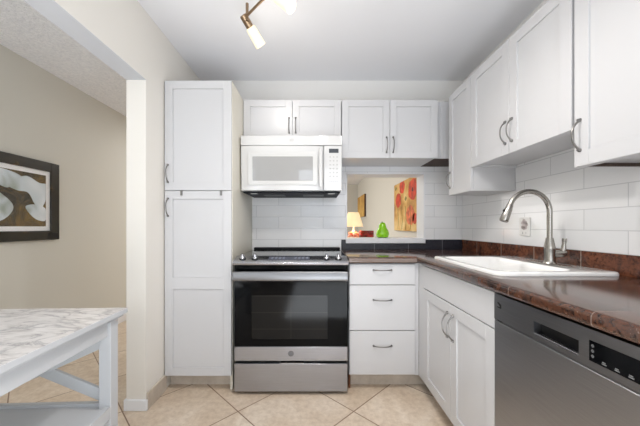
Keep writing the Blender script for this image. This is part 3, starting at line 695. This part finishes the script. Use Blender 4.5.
for k, (cx, cz, ctrl) in enumerate([
    (0.62, 0.42, [(-0.17, 0.02), (-0.08, 0.05), (0.02, 0.09), (0.12, 0.05), (0.19, 0.04), (0.18, -0.08), (0.13, -0.16), (0.08, -0.12), (0.03, -0.04), (-0.06, -0.03)]),
    (0.45, 0.42, [(-0.2, 0.06), (-0.05, 0.115), (0.1, 0.1), (0.16, 0.06), (0.09, 0.02), (0.05, -0.02), (-0.02, 0.0), (-0.1, 0.03)]),
    (0.42, 0.27, [(-0.2, 0.08), (-0.05, 0.12), (0.08, 0.05), (0.12, -0.02), (0.06, -0.1), (-0.04, -0.13), (-0.16, -0.08)]),
    (0.72, 0.22, [(-0.09, 0.05), (0.02, 0.07), (0.09, 0.02), (0.07, -0.06), (-0.02, -0.04)]),
    (0.25, 0.38, [(-0.1, 0.1), (0.02, 0.14), (0.06, 0.02), (0.0, -0.1), (-0.1, -0.06)])]):
    pts = blob(cx, cz, ctrl, -0.0133-0.0003*k); MB().prism(pts, (0, -0.0005, 0)).build('lily_shape', M['lily'], pr)
B(FW-0.105, FW-0.012, -0.0275, -0.0262, 0.012, 0.058).build('corner_label', M['dark'], p)
gl = bpy.data.materials.new('picture_glass'); gl.use_nodes = True; N = gl.node_tree.nodes; L = gl.node_tree.links; N.clear()
o1 = N.new('ShaderNodeOutputMaterial'); mx = N.new('ShaderNodeMixShader'); tr = N.new('ShaderNodeBsdfTransparent'); gs = N.new('ShaderNodeBsdfGlossy'); gs.inputs['Roughness'].default_value = 0.02
mx.inputs[0].default_value = 0.03; L.new(tr.outputs[0], mx.inputs[1]); L.new(gs.outputs[0], mx.inputs[2]); L.new(mx.outputs[0], o1.inputs[0])
B(fb+0.001, FW-fb-0.001, -0.0195, -0.0185, fb+0.001, FH-fb-0.001).build('picture_glass', gl, p)

# ------------------------------------------------------------------ things beyond the pass-through
# green pear on the sill
def lathe_thing(prof, **k): return MB().lathe(prof, **k)
p = empty('pear', (0.618, 2.66, 1.018), 0, 'glossy green ceramic pear standing on the white pass-through sill', 'ornament')
prof = [(0.0, 0.0), (0.040, 0.001), (0.053, 0.009), (0.060, 0.028), (0.060, 0.044), (0.054, 0.064), (0.042, 0.086), (0.034, 0.104), (0.031, 0.118), (0.027, 0.131), (0.017, 0.141), (0.002, 0.144)]
MB().lathe(prof, n=28).build('fruit', M['pear'], p, smooth=True)
MB().tube([(0, 0, 0.135), (-0.001, 0, 0.146), (-0.004, 0, 0.152)], [0.003, 0.002, 0.003], 8).build('stem', M['stem'], p, smooth=True)
# poppy canvas on the dining side of the right wall; local x -> -Y, y -> +X(into wall)
p = empty('poppy_painting', (1.3205, 4.70, 1.055), R(-90), 'large golden canvas painted with red poppies, beyond the pass-through', 'painting')
PWd, PH = 1.05, 0.735
tag(B(0, PWd, -0.035, 0, 0, PH).build('stretcher', M['canvas_edge'], p, bevel=0.002), 'dark brown canvas edge')
cv = B(0.002, PWd-0.002, -0.0362, -0.0352, 0.002, PH-0.002).build('canvas', M['poppy_bg'], p)
def flower(cx, cz, r_, mt, eye=True):
    n_ = 30; pts = []
    ph = random.random()*6
    for k in range(n_):
        a = 2*pi*k/n_; rr = r_*1.12*(1+0.05*sin(5*a+ph)+0.03*sin(9*a))
        pts.append((min(max(cx+rr*cos(a)*1.3, 0.003), PWd-0.003), -0.0363, min(max(cz+rr*sin(a), 0.003), PH-0.003)))
    f = MB().prism(pts, (0, -0.0008, 0)).build('poppy', M[mt], cv)
    if eye:
        MB().prism([(cx+r_*0.24*cos(2*pi*k/16), -0.0372, cz+r_*0.24*sin(2*pi*k/16)) for k in range(16)], (0, -0.0006, 0)).build('poppy_eye', M['poppy_eye'], f)
for a in ((0.90, 0.56, 0.125, 'poppy'), (0.43, 0.655, 0.09, 'poppy', False), (0.24, 0.47, 0.10, 'poppy', False), (0.80, 0.22, 0.12, 'poppy_pale', False), (0.98, 0.17, 0.065, 'poppy', False)): flower(*a)
m = MB()
for x in (0.22, 0.42, 0.6, 0.8): m.tube([(x, -0.0365, 0.02), (x+0.03, -0.0365, 0.15), (x-0.01, -0.0365, 0.36)], 0.004, 6)
for x, z in ((0.6, 0.46), (0.1, 0.66)): m.prism([(x-0.05, -0.0364, z), (x, -0.0364, z+0.04), (x+0.06, -0.0364, z+0.01), (x, -0.0364, z-0.03)], (0, -0.0006, 0))
tag(m.build('painted_stems', M['leaf'], cv), kind='stuff')
p = empty('small_canvas', (1.3205, 8.75, 1.38), R(-90), 'small ochre canvas high on the far dining wall, above the lit lamp', 'painting')
tag(B(0, 1.2, -0.045, 0, 0, 0.60).build('stretcher', M['canvas_edge'], p, bevel=0.002), 'dark canvas edge')
B(0.002, 1.198, -0.0462, -0.0452, 0.002, 0.598).build('canvas', M['gold_canvas'], p)
# sideboard, lamp and red box
p = empty('sideboard', (0.45, 3.30, 0), 0, 'brown wooden sideboard in the dining room, carrying the lit lamp', 'sideboard')
m = MB().box(-0.35, 0.35, -0.18, 0.18, 0.15, 0.80); m.build('body', M['wood'], p, bevel=0.003)
B(-0.37, 0.37, -0.2, 0.2, 0.8005, 0.83).build('top', M['wood'], p, bevel=0.004)
for x in (-0.173, 0.173):
    d = B(x-0.168, x+0.168, -0.197, -0.181, 0.17, 0.78).build('door', M['wood'], p, bevel=0.002)
    MB().lathe([(0.006, 0), (0.012, 0.015), (0.0, 0.02)], (x*0.25, -0.197, 0.5), (0, -1, 0), 12).build('knob', M['nickel'], d, smooth=True)
for x in (-0.32, 0.32):
    for y in (-0.15, 0.15): MB().lathe([(0.014, 0), (0.022, 0.1495)], (x, y, 0), (0, 0, 1), 12).build('leg', M['wood'], p)
p = empty('table_lamp', (0.432, 3.30, 0.83), 0, 'small lit table lamp with a cream shade and coral base, seen through the opening', 'lamp')
MB().lathe([(0.05, 0), (0.052, 0.01), (0.03, 0.02), (0.05, 0.06), (0.07, 0.11), (0.076, 0.16), (0.06, 0.215), (0.03, 0.235)], n=24).build('base', M['lamp_ceramic'], p, smooth=True)
MB().lathe([(0.018, 0.235), (0.012, 0.245), (0.008, 0.25), (0.008, 0.31), (0, 0.31)], n=16).build('neck', M['matboard'], p, smooth=True)
sh = MB().loft([[(r_*cos(2*pi*k/32), r_*sin(2*pi*k/32), z) for k in range(32)] for r_, z in ((0.112, 0.290), (0.062, 0.452), (0.060, 0.452), (0.110, 0.290))], False, False)
sh.v = sh.v; sh.build('lamp_shade', M['shade_lit'], p, smooth=True)
l = bpy.data.lights.new('lamp_bulb', 'POINT'); l.energy = 2; l.color = (1, 0.86, 0.68); l.shadow_soft_size = 0.03
o = bpy.data.objects.new('lamp_bulb', l); COL.objects.link(o); o.location = (0.432, 3.30, 1.21)
p = empty('lacquer_box', (0.585, 3.27, 0.83), 0, 'dark red box beside the coral lamp base, seen through the opening', 'box')
B(-0.075, 0.06, -0.05, 0.05, 0, 0.17).build('box_body', M['redbox'], p, bevel=0.003)
B(-0.08, 0.065, -0.055, 0.055, 0.1705, 0.245).build('lid', M['redbox'], p, bevel=0.004)

# ------------------------------------------------------------------ ceiling track light
A = Vector((-0.385, 1.60, 2.305)); dirn = Vector((0.119, -0.10, 0)).normalized()
p = empty('track_light', (A.x, A.y, 0), 0, 'ceiling track light with a bronze rail and lit frosted glass heads', 'ceiling light')
def loc(v): return Vector(v)-Vector((A.x, A.y, 0))
LR = 0.95
rail = []
for k in range(25):
    s = k/24*LR; side = Vector((dirn.y, -dirn.x, 0))*0.018*sin(k/24*2*pi); rail.append(loc(A+dirn*s+side))
MB().tube(rail, 0.007, 10).build('rail', M['bronze'], p, smooth=True)
cpos = loc(A+dirn*LR/2)
MB().lathe([(0.065, 2.439), (0.065, 2.425), (0.05, 2.412), (0.012, 2.408), (0.009, 2.30)], (cpos.x, cpos.y, 0), (0, 0, 1), 28).build('canopy', M['bronze'], p, smooth=True)
for f, ax in ((0.0, (0.44, 0.55, -0.60)), (0.276, (0.70, -0.26, -0.69)), (0.72, (-0.25, 0.1, -0.96)), (0.98, (0.2, 0.15, -0.96))):  # the last two heads are out of view, added for their light
    k = f*24; i = int(k); q = rail[min(i, 24)]
    d = Vector(ax).normalized()
    side = Vector((-0.024, 0.0, 0))
    hd = MB().lathe([(0.004, 0.07), (0.0085, 0.066), (0.0085, -0.03)], q, (0, 0, 1), 12)
    st = q+side+Vector((0, 0, 0.004))
    hd.tube([q+Vector((0, 0, -0.02)), st+d*0.03], 0.006, 8)
    hd.lathe([(0.017, 0), (0.022, 0.004), (0.022, 0.062), (0.018, 0.066)], st, d, 18)
    h_ = hd.build('lamp_head', M['bronze'], p, smooth=True)
    s0 = st+d*0.066
    MB().lathe([(0.023, 0), (0.028, 0.004), (0.032, 0.106), (0.0, 0.106)], s0, d, 24).build('glass_shade', M['bulb'], h_, smooth=True)
    l = bpy.data.lights.new('track_bulb', 'SPOT'); l.energy = 6 if f < 0.5 else 30; l.color = (1, 0.95, 0.9); l.spot_size = R(150); l.spot_blend = 1; l.shadow_soft_size = 0.025
    o = bpy.data.objects.new('track_bulb', l); COL.objects.link(o)
    o.location = s0+d*0.115+Vector((A.x, A.y, 0)); o.rotation_euler = d.to_track_quat('-Z', 'Y').to_euler()
    l = bpy.data.lights.new('track_glow', 'POINT'); l.energy = 0.35 if f == 0.276 else 0.9; l.color = (1, 0.93, 0.82); l.shadow_soft_size = 0.03
    o = bpy.data.objects.new('track_glow', l); COL.objects.link(o); o.location = s0+d*0.165+Vector((A.x, A.y, 0))
